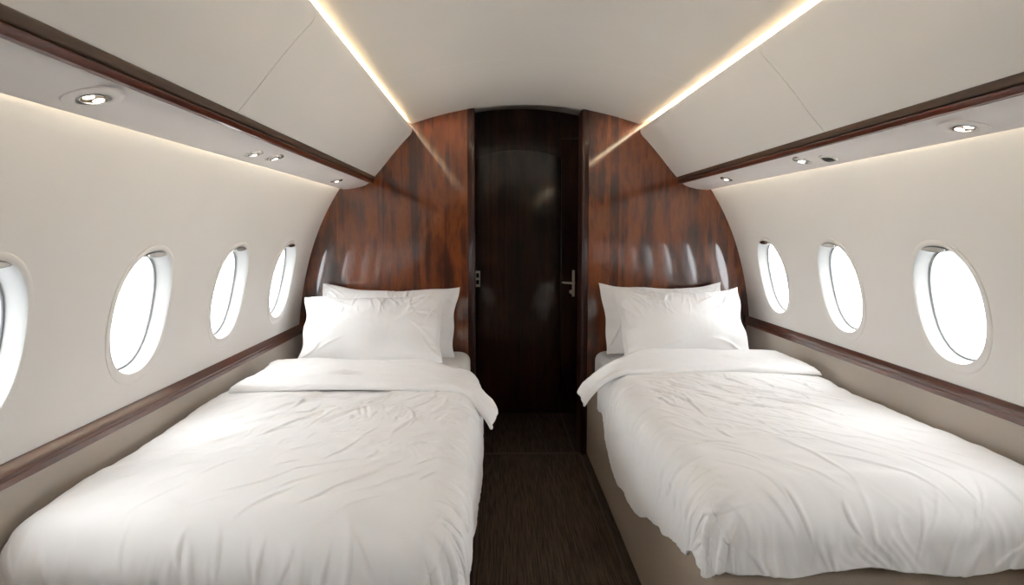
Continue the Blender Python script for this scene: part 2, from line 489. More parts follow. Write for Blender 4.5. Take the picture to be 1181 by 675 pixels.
def downlight(side, u, y, R, slot, lit, label, group, vent=False, turn=0.0):
    z, tilt = psu_frame(side, u)
    r = empty('air_vent' if vent else 'downlight', (side_x(side, u), y, z - 0.0002), (0, -tilt, turn))
    tag(r, label, 'air vent' if vent else 'ceiling lamp', group)
    big = R > .04
    # mounting plate: shallow disc with a soft rim (faces down, -z)
    lathe('plate', [(slot * 1.02, -0.0026), (R * .90, -0.0024), (R * .98, -0.0012), (R, 0.003)], M['psu'] if big else M['chrome'], r, sx=.88, sy=1.12)
    lathe('bezel', [(slot * 1.04, -0.0026), (slot * 1.02, -0.0036), (slot * .97, -0.0036), (slot * .95, -0.001), (slot * .94, 0.0)], M['chrome'], r, sx=.62 if not vent else 1.0)
    lathe('housing', [(slot * 1.04, -0.0020), (0.0005, -0.0016)], M['black'] if vent else M['bronze'], r, sx=.62 if not vent else 1.0, cap=True)
    if vent:
        lathe('nozzle', [(slot * .80, -0.002), (slot * .74, -0.007), (slot * .5, -0.009), (slot * .42, -0.005), (0.0005, -0.004)], M['black'], r, cap=True)
        return r
    for i, sx in enumerate((-1, 1)):
        on = lit[i]
        lathe('lens', [(slot * .32, -0.0018), (slot * .28, -0.0030), (slot * .16, -0.0036), (0.0005, -0.0038)], M['lamp'] if on else M['grey'], r,
              off=(0, sx * slot * .50), cap=True)
    return r

G1 = 'recessed lamps in the lamp panels'
downlight(-1, 0.866, 1.235, 0.054, 0.030, (1, 1), 'big round two-eyed lamp at upper left, its plate flush with the panel', G1)
downlight(-1, 0.880, 2.065, 0.033, 0.023, (0, 1), 'small lamp on the left panel with one dark and one lit eye', G1)
downlight(-1, 0.864, 2.210, 0.033, 0.022, (0, 1), 'small pale lamp on the left panel just behind the half-dark lamp', G1)
downlight(-1, 0.880, 3.130, 0.032, 0.022, (1, 1), 'small lamp at the far end of the left panel by the bulkhead', G1)
downlight(1, 0.876, 1.515, 0.054, 0.030, (1, 1), 'big round two-eyed lamp at upper right, its plate flush with the panel', G1)
downlight(1, 0.880, 2.141, 0.033, 0.023, (0, 0), 'dark unlit air nozzle on the right panel beside a small lamp', 'air nozzles', vent=True)
downlight(1, 0.856, 2.276, 0.034, 0.023, (1, 1), 'small two-eyed lamp on the right panel just behind the dark nozzle', G1)
downlight(1, 0.862, 3.036, 0.031, 0.022, (1, 1), 'small lamp at the far end of the right panel by the bulkhead', G1)

# ------------------------------------------------------------------ wood bulkhead and vestibule
outer = [(1.23, 0.0), (1.23, 0.5)] + [(wall_u(z) + 0.025, z) for z in np.linspace(0.7, 1.5, 17)] + [(0.86, 1.62), (0.76, 1.73), (0.66, 1.80)]
BT = 0.17
JL, JR = XC + 0.282, XC - 0.300   # half openings measured from the centre line: left edge -0.117, right edge 0.465
def panel(side, u_in, name, lab):
    pr = [(u_in, 0.0)] + outer + [(u, vault(u) + 0.012) for u in np.linspace(0.60, u_in, 10)]
    o = slab_y(name, [(side_x(side, u), z) for u, z in pr], Y1, Y1 + BT, M['wood'])
    tag(o, lab, 'wall panel', kind='structure')
    # solid rounded edge along the opening
    x0 = side_x(side, u_in); s = side
    pr = []
    for k in range(9):
        t = PI * k / 8
        pr.append((x0 - s * 0.002 - s * 0.008 * math.sin(t) , Y1 + BT / 2 - (BT / 2 + 0.004) * math.cos(t)))
    pr = [(x0 + s * 0.026, Y1 - 0.001), (x0 + s * 0.022, Y1 - 0.005), (x0 + s * 0.004, Y1 - 0.008), (x0 - s * 0.003, Y1 - 0.006), (x0 - s * 0.008, Y1 - 0.002), (x0 - s * 0.009, Y1 + 0.008), (x0 - s * 0.009, Y1 + BT - .006),
          (x0 - s * 0.004, Y1 + BT + .002), (x0 + s * 0.010, Y1 + BT + .002), (x0 + s * 0.010, Y1 + BT - .01), (x0 - s * .001, Y1 + BT - .01), (x0 - s * .001, Y1 + .01), (x0 + s * .026, Y1 + .003)]
    V = []; n = len(pr)
    zt = vault(u_in) + 0.004
    for z in (0.0, zt):
        for px, py in pr: V.append((px, py, z))
    F = [(i, (i + 1) % n, n + (i + 1) % n, n + i) for i in range(n)] + [tuple(range(n)), tuple(range(n, 2 * n))]
    sharp(pydata('edge_trim', V, F, M['edge'], o), 25)
    return o
panel(-1, 0.282, 'wall_bulkhead_left', 'glossy figured walnut bulkhead behind the left bed')
panel(1, 0.300, 'wall_bulkhead_right', 'glossy figured walnut bulkhead behind the right bed')

YB = 4.44
def vz(u): return 1.985 - 0.30 * (u) ** 2
us = np.linspace(-0.42, 0.48, 19)
pr = [(XC + u, vz(u)) for u in us] + [(XC + u, vz(u) + .03) for u in us[::-1]]
tag(prism_y('ceiling', pr, Y1 + 0.01, YB + .1, M['ceil'], deg=50), 'pale ceiling of the dark vestibule beyond the bulkhead', 'ceiling', kind='structure')
pr = [(XC + u, vault(u) + .0004) for u in us] + [(XC + u, 2.03) for u in us[::-1]]
tag(slab_y('wall_header', pr, Y1 + 0.001, Y1 + 0.02, M['ceil']), 'pale header above the opening in the bulkhead', 'wall', kind='structure')
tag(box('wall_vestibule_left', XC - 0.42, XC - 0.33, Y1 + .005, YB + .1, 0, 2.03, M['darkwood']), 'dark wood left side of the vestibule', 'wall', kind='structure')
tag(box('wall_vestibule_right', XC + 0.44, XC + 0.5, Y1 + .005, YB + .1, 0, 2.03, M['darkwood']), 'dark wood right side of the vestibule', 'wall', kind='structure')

# back of the vestibule: header with an arched lower edge, main door, narrow leaf
XL, XD, XR = -0.165, 0.4265, 0.61
def arch(x):            # door head
    return 1.722 - 0.72 * (x - 0.165) ** 2 - (0.0)
xs = np.linspace(XL, XD - .003, 20)
top = [(x, vz(x - XC) + .002) for x in np.linspace(XL, XR, 20)]
hp = [(x, arch(x) + 0.004) for x in xs] + [(XD + .003, arch(XD) + .004), (XD + .003, 1.80), (XR, 1.80)] + top[::-1]
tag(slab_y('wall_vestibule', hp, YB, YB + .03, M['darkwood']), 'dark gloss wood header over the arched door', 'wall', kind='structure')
tag(box('wall_vestibule_back', XL - .1, XR + .1, YB + .032, YB + .06, 0, 2.03, M['shadow']), 'dark backing behind the vestibule door', 'wall', kind='structure')
dp = [(XL, 0.004), (XD - .003, 0.004)] + [(x, arch(x) + .012) for x in xs[::-1]]
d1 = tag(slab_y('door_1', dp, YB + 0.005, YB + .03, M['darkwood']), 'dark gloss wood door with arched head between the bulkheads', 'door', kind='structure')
lp = box('lock_plate', -0.131, -0.098, YB - .003, YB + .006, 0.845, 0.950, M['nickel'], d1, .0015)
box('latch_slot', -0.124, -0.105, YB - .0045, YB - .001, 0.862, 0.890, M['black'], lp, .001)
box('latch_slot', -0.124, -0.105, YB - .0045, YB - .001, 0.905, 0.935, M['black'], lp, .001)
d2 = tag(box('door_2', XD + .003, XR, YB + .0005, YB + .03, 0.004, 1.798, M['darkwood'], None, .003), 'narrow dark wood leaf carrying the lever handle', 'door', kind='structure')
h = box('handle', 0.502, 0.519, YB - .010, YB + .002, 0.780, 0.955, M['nickel'], d2, .003)
# lever: neck out of the plate, then a flat bar to the left with a rounded end
def tube(name, pts, rads, mat, parent, n=16, flat=1.0):
    V = []; F = []; P = [Vector(p) for p in pts]
    for i, p in enumerate(P):
        d = (P[min(i + 1, len(P) - 1)] - P[max(i - 1, 0)]).normalized()
        a = Vector((0, 0, 1)) if abs(d.z) < .9 else Vector((1, 0, 0))
        s = d.cross(a).normalized(); t = s.cross(d).normalized()
        for k in range(n):
            th = 2 * PI * k / n
            V.append(p + s * rads[i] * math.cos(th) + t * rads[i] * flat * math.sin(th))
    for i in range(len(P) - 1):
        for k in range(n):
            k2 = (k + 1) % n
            F.append((i * n + k, i * n + k2, (i + 1) * n + k2, (i + 1) * n + k))
    F.append(tuple(range(n))); F.append(tuple(range((len(P) - 1) * n, len(P) * n)))
    return sharp(pydata(name, V, F, mat, parent), 45)
tube('lever', [(0.510, YB - .008, .872), (0.510, YB - .035, .872), (0.506, YB - .046, .872), (0.496, YB - .050, .872), (0.46, YB - .050, .874), (0.436, YB - .047, .876), (.430, YB - .045, .876)],
     [.008, .008, .008, .0075, .007, .0065, .003], M['nickel'], h)
tube('thumb_turn', [(0.496, YB - .002, .812), (0.496, YB - .016, .812), (0.496, YB - .018, .812)], [.013, .013, .011], M['nickel'], h)
box('turn_bar', 0.492, 0.500, YB - .026, YB - .016, 0.797, 0.827, M['nickel'], h, .002)

# rear wall behind the viewer (closes the cabin, seen only as a reflection)
full = [(1.23, 0.0)] + outer[1:] + [(u, vault(u) + 0.02) for u in np.linspace(0.60, 0.0, 14)]
rp = [(XC + u, z) for u, z in full] + [(XC - u, z) for u, z in full[::-1][1:]]
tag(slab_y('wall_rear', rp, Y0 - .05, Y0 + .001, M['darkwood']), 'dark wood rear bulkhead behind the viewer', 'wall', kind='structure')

# floor coverings
def carpet(name, x0, x1, y0, y1, lab, z=0.009):
    r = empty(name, ((x0 + x1) / 2, y0, 0)); tag(r, lab, 'carpet')
    cx = (x0 + x1) / 2
    box('pile', x0 - cx, x1 - cx, 0, y1 - y0, 0.0, z, M['carpet'], r, .003)
    for s in (-1, 1):
        e = (x1 - x0) / 2
        xa, xb = sorted((s * e, s * (e + .010)))
        box('binding', xa, xb, 0, y1 - y0, 0.0, z * .8, M['binding'], r, .002)
    return r
carpet('carpet_runner', -0.070, 0.452, Y0 + .1, 3.575, 'dark brown ribbed carpet runner in the aisle between the two beds')
carpet('carpet_runner', -0.062, 0.424, 3.61, YB - .02, 'dark brown carpet beyond the threshold, in front of the dark door')
tag(box('trim_8', -0.105, 0.462, 3.578, 3.606, 0.0, 0.011, M['binding'], None, .003), 'thin metal edged threshold across the aisle at the bulkhead', 'trim', kind='structure')

# ------------------------------------------------------------------ beds
class Noise:
    def __init__(s, seed, n=24, f0=3.0, f1=14.0):
        r = np.random.RandomState(seed); f = np.exp(r.uniform(np.log(f0), np.log(f1), n)); a = r.uniform(0, 2 * PI, n)
        s.kx, s.ky, s.ph, s.w = f * np.cos(a), f * np.sin(a), r.uniform(0, 2 * PI, n), (f0 / f) ** 0.9
        s.nrm = math.sqrt((s.w ** 2).sum() / 2)
    def __call__(s, p, q):
        o = np.zeros_like(p)
        for a, b, c, w in zip(s.kx, s.ky, s.ph, s.w): o += w * np.sin(a * p + b * q + c)
        return o / s.nrm

def ridges(p, q, items):
    """sum of creases: each (cx, cy, angle, half length, width, height, bend); one flank steeper than the other"""
    h = np.zeros_like(p)
    pc0, pc1 = p.min(0), p.max(0); qr0, qr1 = q.min(1), q.max(1)
    for cx, cy, an, ln, wd, am, bd in items:
        reach = 1.5 * ln + 4 * wd
        c_ = np.nonzero((pc1 > cx - reach) & (pc0 < cx + reach))[0]
        r_ = np.nonzero((qr1 > cy - reach) & (qr0 < cy + reach))[0]
        if len(c_) < 2 or len(r_) < 2: continue
        sl = (slice(r_[0], r_[-1] + 1), slice(c_[0], c_[-1] + 1))
        dx, dy = p[sl] - cx, q[sl] - cy
        c, s = math.cos(an), math.sin(an)
        u = (dx * c + dy * s) / ln
        v = (-dx * s + dy * c) - bd * ln * (u * u)
        env = np.exp(-np.abs(u) ** 3 * 1.4)
        w = wd * (0.75 + 0.35 * np.clip(u, -1, 1))
        a = np.where(v > 0, v / (w * 2.2), v / (w * 0.75))
        h[sl] += am * env * (np.exp(-np.sqrt(a * a + .12) * 1.25) * 1.5 - 0.30 * np.exp(-(v / (w * 4.0)) ** 2))
    return h

def perlin(x, y, seed):
    r = np.random.RandomState(seed); n = 64
    ang = r.uniform(0, 2 * PI, (n, n)); gx, gy = np.cos(ang), np.sin(ang)
    xi, yi = np.floor(x).astype(int), np.floor(y).astype(int); fx, fy = x - xi, y - yi
    def g(a, b): return gx[(xi + a) % n, (yi + b) % n] * (fx - a) + gy[(xi + a) % n, (yi + b) % n] * (fy - b)
    f = lambda t: t * t * t * (t * (t * 6 - 15) + 10)
    u, v = f(fx), f(fy)
    return (g(0, 0) * (1 - u) + g(1, 0) * u) * (1 - v) + (g(0, 1) * (1 - u) + g(1, 1) * u) * v

def crumple(p, q, ang, across, along, seed, sharp_=0.10):
    """creased cloth: ridged noise drawn out along one direction, bent by a slower noise"""
    wx_ = perlin(p * 5, q * 5, seed + 1) * .10; wy_ = perlin(p * 5, q * 5, seed + 2) * .10
    c, s = math.cos(ang), math.sin(ang)
    u = ((p + wx_) * c + (q + wy_) * s) / along; v = (-(p + wx_) * s + (q + wy_) * c) / across
    n = perlin(u, v, seed)
    return 1 - np.sqrt(n * n + sharp_ ** 2) * 2.2

def grid_mesh(name, X, mat, parent=None, solid=0.0):
    ny, nx, _ = X.shape
    idx = np.arange(ny * nx).reshape(ny, nx)
    F = np.stack([idx[:-1, :-1], idx[:-1, 1:], idx[1:, 1:], idx[1:, :-1]], 2).reshape(-1, 4)
    # faces must look away from the bed
    a, b, c = X[ny // 2, nx // 2], X[ny // 2, nx // 2 + 1], X[ny // 2 + 1, nx // 2]
    if np.cross(b - a, c - a)[2] < 0: F = F[:, ::-1]
    me = bpy.data.meshes.new(name); nf_ = len(F)
    me.vertices.add(ny * nx); me.vertices.foreach_set('co', X.reshape(-1).astype(np.float32))
    me.loops.add(nf_ * 4); me.loops.foreach_set('vertex_index', F.reshape(-1).astype(np.int32))
    me.polygons.add(nf_); me.polygons.foreach_set('loop_start', np.arange(0, nf_ * 4, 4, dtype=np.int32))
    me.update(calc_edges=True); me.validate()
    o = link_mesh(name, me, mat, parent)
    if solid:
        m = o.modifiers.new('thickness', 'SOLIDIFY'); m.thickness = solid; m.offset = 0; m.use_rim = True
    return o

def normals(X):
    du = np.gradient(X, axis=1); dv = np.gradient(X, axis=0)
    n = np.cross(du, dv); n /= np.maximum(np.linalg.norm(n, axis=2, keepdims=True), 1e-9)
    return n

def drape(p, q, W, r_w, r_a, r_f, zt):
    """a sheet over a box: p across from the wall, q along from the foot; beyond the edges it rounds and falls"""
    dx = np.where(p < r_w, p - r_w, np.where(p > W - r_a, p - (W - r_a), 0.0))
    dy = np.where(q < r_f, q - r_f, 0.0)
    r = np.where(dx < 0, r_w, r_a); r = np.where((dy < 0) & (dx == 0), r_f, r)
    ax, ay = np.abs(dx), np.abs(dy)
    d = np.maximum(ax, ay)                       # square to disc, so that the corner turns round
    L = np.hypot(ax, ay); L = np.maximum(L, 1e-9)
    nx, ny = dx / L, dy / L
    r = np.where((ax > 0) & (ay > 0), (r * ax + r_f * ay) / np.maximum(ax + ay, 1e-9), r)
    t = np.minimum(d / r, PI / 2)
    hor = r * np.sin(t)
    ver = r * (1 - np.cos(t)) + np.maximum(d - r * PI / 2, 0)
    hor = hor + 0.03 * np.maximum(d - r * PI / 2, 0)
    x = np.clip(p, r_w, W - r_a) + nx * hor
    y = np.maximum(q, r_f) + ny * hor
    return x, y, zt - ver, d

def pillow(name, W, H, T, seed, label, loc, rot, sag=0.0, group='pillows', side=1):
    r = np.random.RandomState(seed); N = 150; Mh = 104
    u = np.linspace(-1, 1, N); v = np.linspace(-1, 1, Mh)
    U, Vv = np.meshgrid(u, v)
    # outline: pointed corners, sides drawn in
    gx = 1 - 0.055 * (1 - Vv ** 2) ** 1.0 + 0.012 * np.sin(7 * Vv + seed)
    gy = 1 - np.where(Vv > 0, 0.20, 0.06) * (1 - U ** 2) ** 1.1 + 0.012 * np.sin(5 * U + seed * 2)
    X = W / 2 * U * gx * (1 + .022 * Vv); Y = H / 2 * Vv * gy
    edge = np.minimum(1 - np.abs(U), 1 - np.abs(Vv))
    prof = (np.clip(1 - U ** 2, 0, 1) ** 0.55) * (np.clip(1 - Vv ** 2, 0, 1) ** 0.50)
    seam = np.clip(edge / 0.05, 0, 1)
    prof = prof * (0.25 + 0.75 * seam) * np.clip((edge) / 0.004, 0, 1) ** .5
    items = []
    for cx, cy, nk in ((-1, 1, 9), (1, 1, 9), (-1, -1, 2), (1, -1, 4)):          # creases out of the corners
        for k in range(nk):
            base = math.atan2(-cy * H, -cx * W) + r.normal(0, .42)
            ds = r.uniform(.08, .20)
            ln = r.uniform(.05, .12)
            px, py = cx * W / 2 + ds * math.cos(base), cy * H / 2 + ds * math.sin(base)
            items.append((px, py, base, ln, r.uniform(.004, .010), r.uniform(.003, .010), r.normal(0, .15)))
    for k in range(20):                                        # gathers down from the top edge and in from the ends
        px = r.uniform(-.30, .30) * W; ang = PI / 2 + r.normal(0, .3) + px * 1.2
        items.append((px, H * r.uniform(.14, .33), ang, r.uniform(.03, .08), r.uniform(.004, .010), r.uniform(.0015, .005), r.normal(0, .2)))
    for s in (-1, 1):
        for k in range(7):
            items.append((s * W * r.uniform(.36, .45), r.uniform(-.4, .4) * H, r.normal(0, .35), r.uniform(.03, .08), r.uniform(.006, .012), r.uniform(.002, .006), r.normal(0, .2)))
    wr = ridges(X, Y, items)
    wr = wr + .0028 * crumple(X, Y, 1.1, .05, .14, seed + 7) * np.clip(.35 + Vv * .6 + .3 * np.abs(U), .1, 1)
    lump = Noise(seed + 5, f0=6, f1=26)(X, Y) * 0.004
    fade = np.clip(edge / 0.06, 0, 1)
    Zt = T / 2 * prof + (wr + lump) * fade
    Zb = -T / 2 * prof - lump * fade
    rim = (edge <= 1e-9)
    bend = -sag * (Vv + 1) ** 2 * 0.25 * 0.5
    # the seam line waves a little
    wav = 0.005 * np.sin(9 * U + seed) * np.abs(Vv) + 0.005 * np.sin(8 * Vv + seed) * np.abs(U)
    Vs = []; F = []; idx_t = np.zeros((Mh, N), int); idx_b = np.zeros((Mh, N), int)
    for j in range(Mh):
        for i in range(N):
            idx_t[j, i] = len(Vs); Vs.append((X[j, i], Y[j, i], (0 if rim[j, i] else Zt[j, i]) + bend[j, i] + wav[j, i]))
    for j in range(Mh):
        for i in range(N):
            if rim[j, i]: idx_b[j, i] = idx_t[j, i]
            else: idx_b[j, i] = len(Vs); Vs.append((X[j, i], Y[j, i], Zb[j, i] + bend[j, i] + wav[j, i]))
    for j in range(Mh - 1):
        for i in range(N - 1):
            F.append((idx_t[j, i], idx_t[j, i + 1], idx_t[j + 1, i + 1], idx_t[j + 1, i]))
            F.append((idx_b[j, i], idx_b[j + 1, i], idx_b[j + 1, i + 1], idx_b[j, i + 1]))
    o = pydata(name, Vs, F, M['cotton'], subsurf=1)
    o.location = loc; o.rotation_euler = rot
    return tag(o, label, 'pillow', group)

def make_bed(side, wall_x, W, foot, seed, word):
    """side -1: aisle to the right of the bed (+x); side 1: aisle to its left"""
    sg = -side                      # +1: local p grows to +x
    wx = lambda p: wall_x + sg * p
    bed = empty('bed', (wx(W / 2), foot, 0))
    tag(bed, 'single bed with white sheet on a taupe upholstered base, %s of the aisle' % word, 'bed', 'single beds')
    ox = wx(W / 2)
    # ---- base: upholstered box with soft edges
    a0, a1 = sorted((wx(0.0) - ox, wx(W + 0.0) - ox))
    box('base', a0, a1, 0.03, 3.592 - foot, 0.0, 0.42, M['base'], bed, 0.022)
    # ---- mattress with its fitted sheet: rounded box
    mw = W - 0.03
    nx, ny = 60, 80
    def mattress():
        V = []; F = []
        x0, x1 = 0.028, mw; y0, y1 = 0.06, 3.575 - foot; R = 0.075; z0, z1 = 0.405, 0.578; rz = 0.045
        ring = []
        n = 12
        pts = []
        for cx, cy, a in ((x1 - R, y0 + R, -90), (x1 - R, y1 - R, 0), (x0 + R, y1 - R, 90), (x0 + R, y0 + R, 180)):
            for k in range(n + 1):
                t = math.radians(a + 90 * k / n); pts.append((cx, cy, math.cos(t), math.sin(t)))
        levels = []
        for k in range(7):
            t = PI / 2 * k / 6; levels.append((-rz + rz * math.cos(t), z1 - rz + rz * math.sin(t)))
        levels = [(-.02, z0), (-.004, z0 + .02), (0.0, z0 + .05)] + levels
        m = len(pts)
        for off, z in levels:
            for cx, cy, c, s in pts:
                V.append((sg * (cx + (R + off) * c - W / 2), cy + (R + off) * s, z))
        for l in range(len(levels) - 1):
            for k in range(m):
                k2 = (k + 1) % m
                F.append((l * m + k, l * m + k2, (l + 1) * m + k2, (l + 1) * m + k))
        F.append(tuple(range((len(levels) - 1) * m, len(levels) * m)))
        F.append(tuple(range(m))[::-1])
        return sharp(pydata('mattress', V, F, M['sheet'], bed), 50)
    mattress()

    # ---- duvet
    rs = np.random.RandomState(seed)
    bulge = 0.032
    DW = W + bulge                         # outer face of the hanging side
    r_w, r_a, r_f = 0.06, 0.085, 0.11
    head = 2.81 if side < 0 else 3.01      # where the duvet is turned back
    fold_y = 2.39 if side < 0 else 2.65
    L = head - foot
    zt = 0.620
    # parameters across: wall drop, top, aisle drop
    pa = np.concatenate([np.linspace(-0.05, 0.10, 41)[:-1], np.linspace(0.10, DW - 0.12, 211)[:-1], np.linspace(0, 1, 130)])
    na = 40 + 210
    q = np.concatenate([np.linspace(0, 1, 110)[:-1], np.linspace(0, 1, 380)])
    nf = 109
    P = np.zeros((len(q), len(pa))); Q = np.zeros_like(P)
    def hem_aisle(qq):      # drop length on the aisle side, longer towards the head
        return 0.178 + 0.17 * np.clip(qq / 0.75, 0, 1) ** 0.8 - 0.11 * np.clip((qq - (L - .55)) / .40, 0, 1)
    wave = Noise(seed + 3, f0=14, f1=60)
    fd = 0.130
    qtop = 0.14
    Qc = np.where(np.arange(len(q)) < nf, -fd + (fd + qtop) * q, qtop + (L - qtop) * q)
    for j in range(len(q)):
        P[j, :na] = pa[:na]
        da = hem_aisle(max(Qc[j], 0)) + 0.010 * float(wave(np.array([Qc[j]]), np.array([0.0]))[0])
        P[j, na:] = (DW - 0.12) + (0.12 + da - .06) * pa[na:]
        Q[j, :] = Qc[j]
    fw = 0.010 * wave(P * 1.0, np.full_like(P, 3.0))
    Q = np.where(Q < 0, Q * (1 + fw / fd * 1.0), Q)
    x, y, z, d = drape(P, Q, DW, r_w, r_a, r_f, zt)
    # crown and soft fill of the top
    pn = np.clip(P / DW, 0, 1)
    dome = 0.012 * np.sin(PI * pn) ** 0.7 * np.clip((Q + .02) / .25, 0, 1)
    z = z + dome * np.exp(-(d / 0.10) ** 2)
    X = np.stack([x, y, z], 2)
    n = normals(X); n *= np.sign(n[len(q) // 2, len(pa) // 3, 2])
    items = []
    # creases of the top: fan from the aisle-side head towards the wall-side foot
    spots = []
    for k in range(120):                   # spread evenly: the best of a few candidates
        best = None
        for c in range(8):
            a = np.clip(rs.normal(.56, .25), .05, .98) * DW; b = L * np.clip(rs.normal(.60, .25), .08, .98)
            dd_ = min([9.0] + [math.hypot(a - e0, b - e1) for e0, e1 in spots])
            if best is None or dd_ > best[0]: best = (dd_, a, b)
        spots.append(best[1:])
    for cp_, cq in spots:
        an = math.radians(rs.normal(54, 19))
        ln = rs.uniform(.035, .16)
        wd = rs.uniform(.0035, .0085)
        dens = 1.0 if cq > .45 * L else .55
        items.append((cp_, cq, an, ln, wd, rs.uniform(.002, .008) * dens, rs.normal(0, .15)))
    for k in range(16):                    # broad soft folds
        items.append((rs.uniform(.15, .9) * DW, L * rs.uniform(.25, .95), math.radians(rs.normal(42, 16)), rs.uniform(.16, .34), rs.uniform(.022, .04), rs.uniform(.003, .007), rs.normal(0, .10)))
    # gathers across the aisle drop
    qq = 0.0
    while qq < L:
        items.append((DW + rs.uniform(-.02, .10), qq, rs.normal(0.12, .28), rs.uniform(.04, .12), rs.uniform(.005, .013), rs.uniform(.003, .010), rs.normal(0, .2)))
        qq += rs.uniform(.022, .06)
    # folds of the foot drop, slanting away from the aisle corner
    pp = 0.0
    while pp < DW + .1:
        f_ = np.clip((DW - pp) / DW, 0, 1)
        an = math.radians(60 + 62 * f_ + rs.normal(0, 15))
        items.append((pp, rs.uniform(-.15, .01), an, rs.uniform(.03, .09), rs.uniform(.004, .009), rs.uniform(.002, .007), rs.normal(0, .12)))
        pp += rs.uniform(.02, .05)
    # pleats bundled at the aisle foot corner
    for t, am in ((.2, .014), (.7, .009)):
        items.append((DW - .02 + .08 * t, -.12 + .12 * t, math.radians(112 + 40 * t), .13, .012, am, .1))
        items.append((DW - .045 + .08 * t, -.12 + .12 * t, math.radians(108 + 40 * t), .12, .010, -am * .7, .1))
    hgt = ridges(P, Q, items)
    hgt = hgt * (.25 + .75 * np.clip(P / .14, 0, 1))
    # damp the creases near the turned-back part so that it can lie on them
    hgt = hgt * (0.35 + 0.65 * np.clip((fold_y - foot + .02 - Q) / .05, 0, 1))
    # crumpled patches between the creases: strongest in the middle, calm near the wall and above the foot
    dir_ = math.radians(52)
    patch = np.clip(perlin(P * 4.5, Q * 4.5, seed + 31) * 1.6 + .62, .12, 1.0)
    mid = np.clip(P / DW * 2.2 - .15, .12, 1) * np.clip((Q / L - .12) * 2.0, .10, 1)
    cr = crumple(P, Q, dir_, .040, .19, seed + 41) + .55 * crumple(P, Q, dir_ + .5, .024, .11, seed + 51) + .5 * crumple(P, Q, dir_ - .35, .075, .30, seed + 61)
    drop_a = np.clip((P - (DW - .09)) / .08, 0, 1); drop_f = np.clip((.02 - Q) / .08, 0, 1)
    top_ = (1 - drop_a) * (1 - drop_f)
    cr_a = crumple(P, Q, .12, .034, .16, seed + 71)
    cr_f = crumple(P, Q, math.radians(76), .036, .17, seed + 81) + .5 * crumple(P, Q, math.radians(115), .05, .15, seed + 91)
    hgt = hgt + .0068 * cr * patch * mid * top_ * np.clip((fold_y - foot + .0 - Q) / .06, .25, 1) + .0055 * (cr_a - .5) * drop_a * (1 - drop_f) + .0042 * (cr_f - .7) * drop_f
    inside = np.clip((np.maximum(P - (DW - .10), -Q + .02)) / .06, 0, 1)
    hgt = np.where(hgt < 0, hgt * (1 - .6 * inside), hgt)
    lumps = Noise(seed + 9, f0=5, f1=20)(P, Q) * 0.0045
    fine = Noise(seed + 12, n=40, f0=40, f1=120)(P, Q) * 0.0007
    X = X + n * (hgt + lumps + fine)[..., None]
    wall_pull = np.clip(-P / .05, 0, 1)
    Xw = np.empty_like(X)
    Xw[..., 0] = wall_x + sg * X[..., 0]
    Xw[..., 1] = foot + X[..., 1]
    Xw[..., 2] = X[..., 2]
    wall_lim = wall_x + sg * 0.003
    Xw[..., 0] = np.maximum(Xw[..., 0], wall_lim) if sg > 0 else np.minimum(Xw[..., 0], wall_lim)
    root = empty('duvet', (wx(W / 2), foot, 0))
    tag(root, 'crumpled white cotton duvet with a turned-back top, on the %s bed' % word, 'duvet', 'duvets')
    inv = np.array([wx(W / 2), foot, 0.0])
    grid_mesh('cover', Xw - inv, M['cotton'], root, solid=0.008)

    # ---- turned-back top of the duvet: a soft double layer with a flap over the aisle side
    na_, nb_ = 190, 84
    flap, reach = (0.098, 0.075) if side < 0 else (0.150, 0.130)
    Lf = head - fold_y
    p0 = 0.070 if side < 0 else 0.045
    pf = np.concatenate([np.linspace(p0, DW - .10, 120)[:-1], np.linspace(DW - .10, DW + flap, 72)])
    th = 0.028
    # loop along y: underside from the free edge to the crease, round, back on top, round the free edge
    loop = []
    K = 34
    for k in range(K): loop.append((k / (K - 1), 0.0, 0))
    for k in range(1, 10): t = PI * k / 10; loop.append((1 + .030 / Lf * math.sin(t), .5 - .5 * math.cos(t), 1))
    for k in range(K): loop.append((1 - k / (K - 1), 1.0, 2))
    for k in range(1, 8): t = PI * k / 8; loop.append((0 - .014 / Lf * math.sin(t), .5 + .5 * math.cos(t), 3))
    lp_ = np.array([(a, b) for a, b, c in loop])
    A = np.tile(lp_[:, 0][:, None], (1, len(pf))); B = np.tile(lp_[:, 1][:, None], (1, len(pf))); Pf = np.tile(pf[None, :], (len(lp_), 1))
    nz = Noise(seed + 21, f0=5, f1=22); nz2 = Noise(seed + 22, f0=10, f1=40)
    over = np.clip((Pf - (DW - .06)) / (flap + .06), 0, 1)
    draw = np.clip((Pf - .70 * DW) / (.30 * DW + flap), 0, 1); draw = draw * draw * (3 - 2 * draw)
    qd = fold_y + Lf * A + 0.012 * nz(Pf, np.zeros_like(Pf)) * (1 - A) + 0.010 * nz(Pf, np.full_like(Pf, 9.0)) * A
    # the flap fans: its free corner swings towards the foot and the crease side draws in
    qd = qd - 0.03 * over ** 1.2 * (1 - A) - 0.36 * draw * A
    xx, yy, zz, dd = drape(Pf, np.full_like(Pf, 1.0), DW + reach, r_w, 0.20, r_f, zt + 0.011)
    zz = zz + 0.012 * np.sin(PI * np.clip(Pf / DW, 0, 1)) ** .7 * np.exp(-(dd / .10) ** 2)
    zz = zz + over ** 1.2 * (0.030 * A - 0.005 * (1 - A))
    base3 = np.stack([xx, qd, zz], 2)
    # side normal in the x-z plane
    g = np.gradient(np.stack([xx[0], zz[0]], 1), axis=0); nn = np.stack([-g[:, 1], g[:, 0]], 1); nn /= np.linalg.norm(nn, axis=1, keepdims=True)
    nn *= np.sign(nn[40, 1])
    its = []
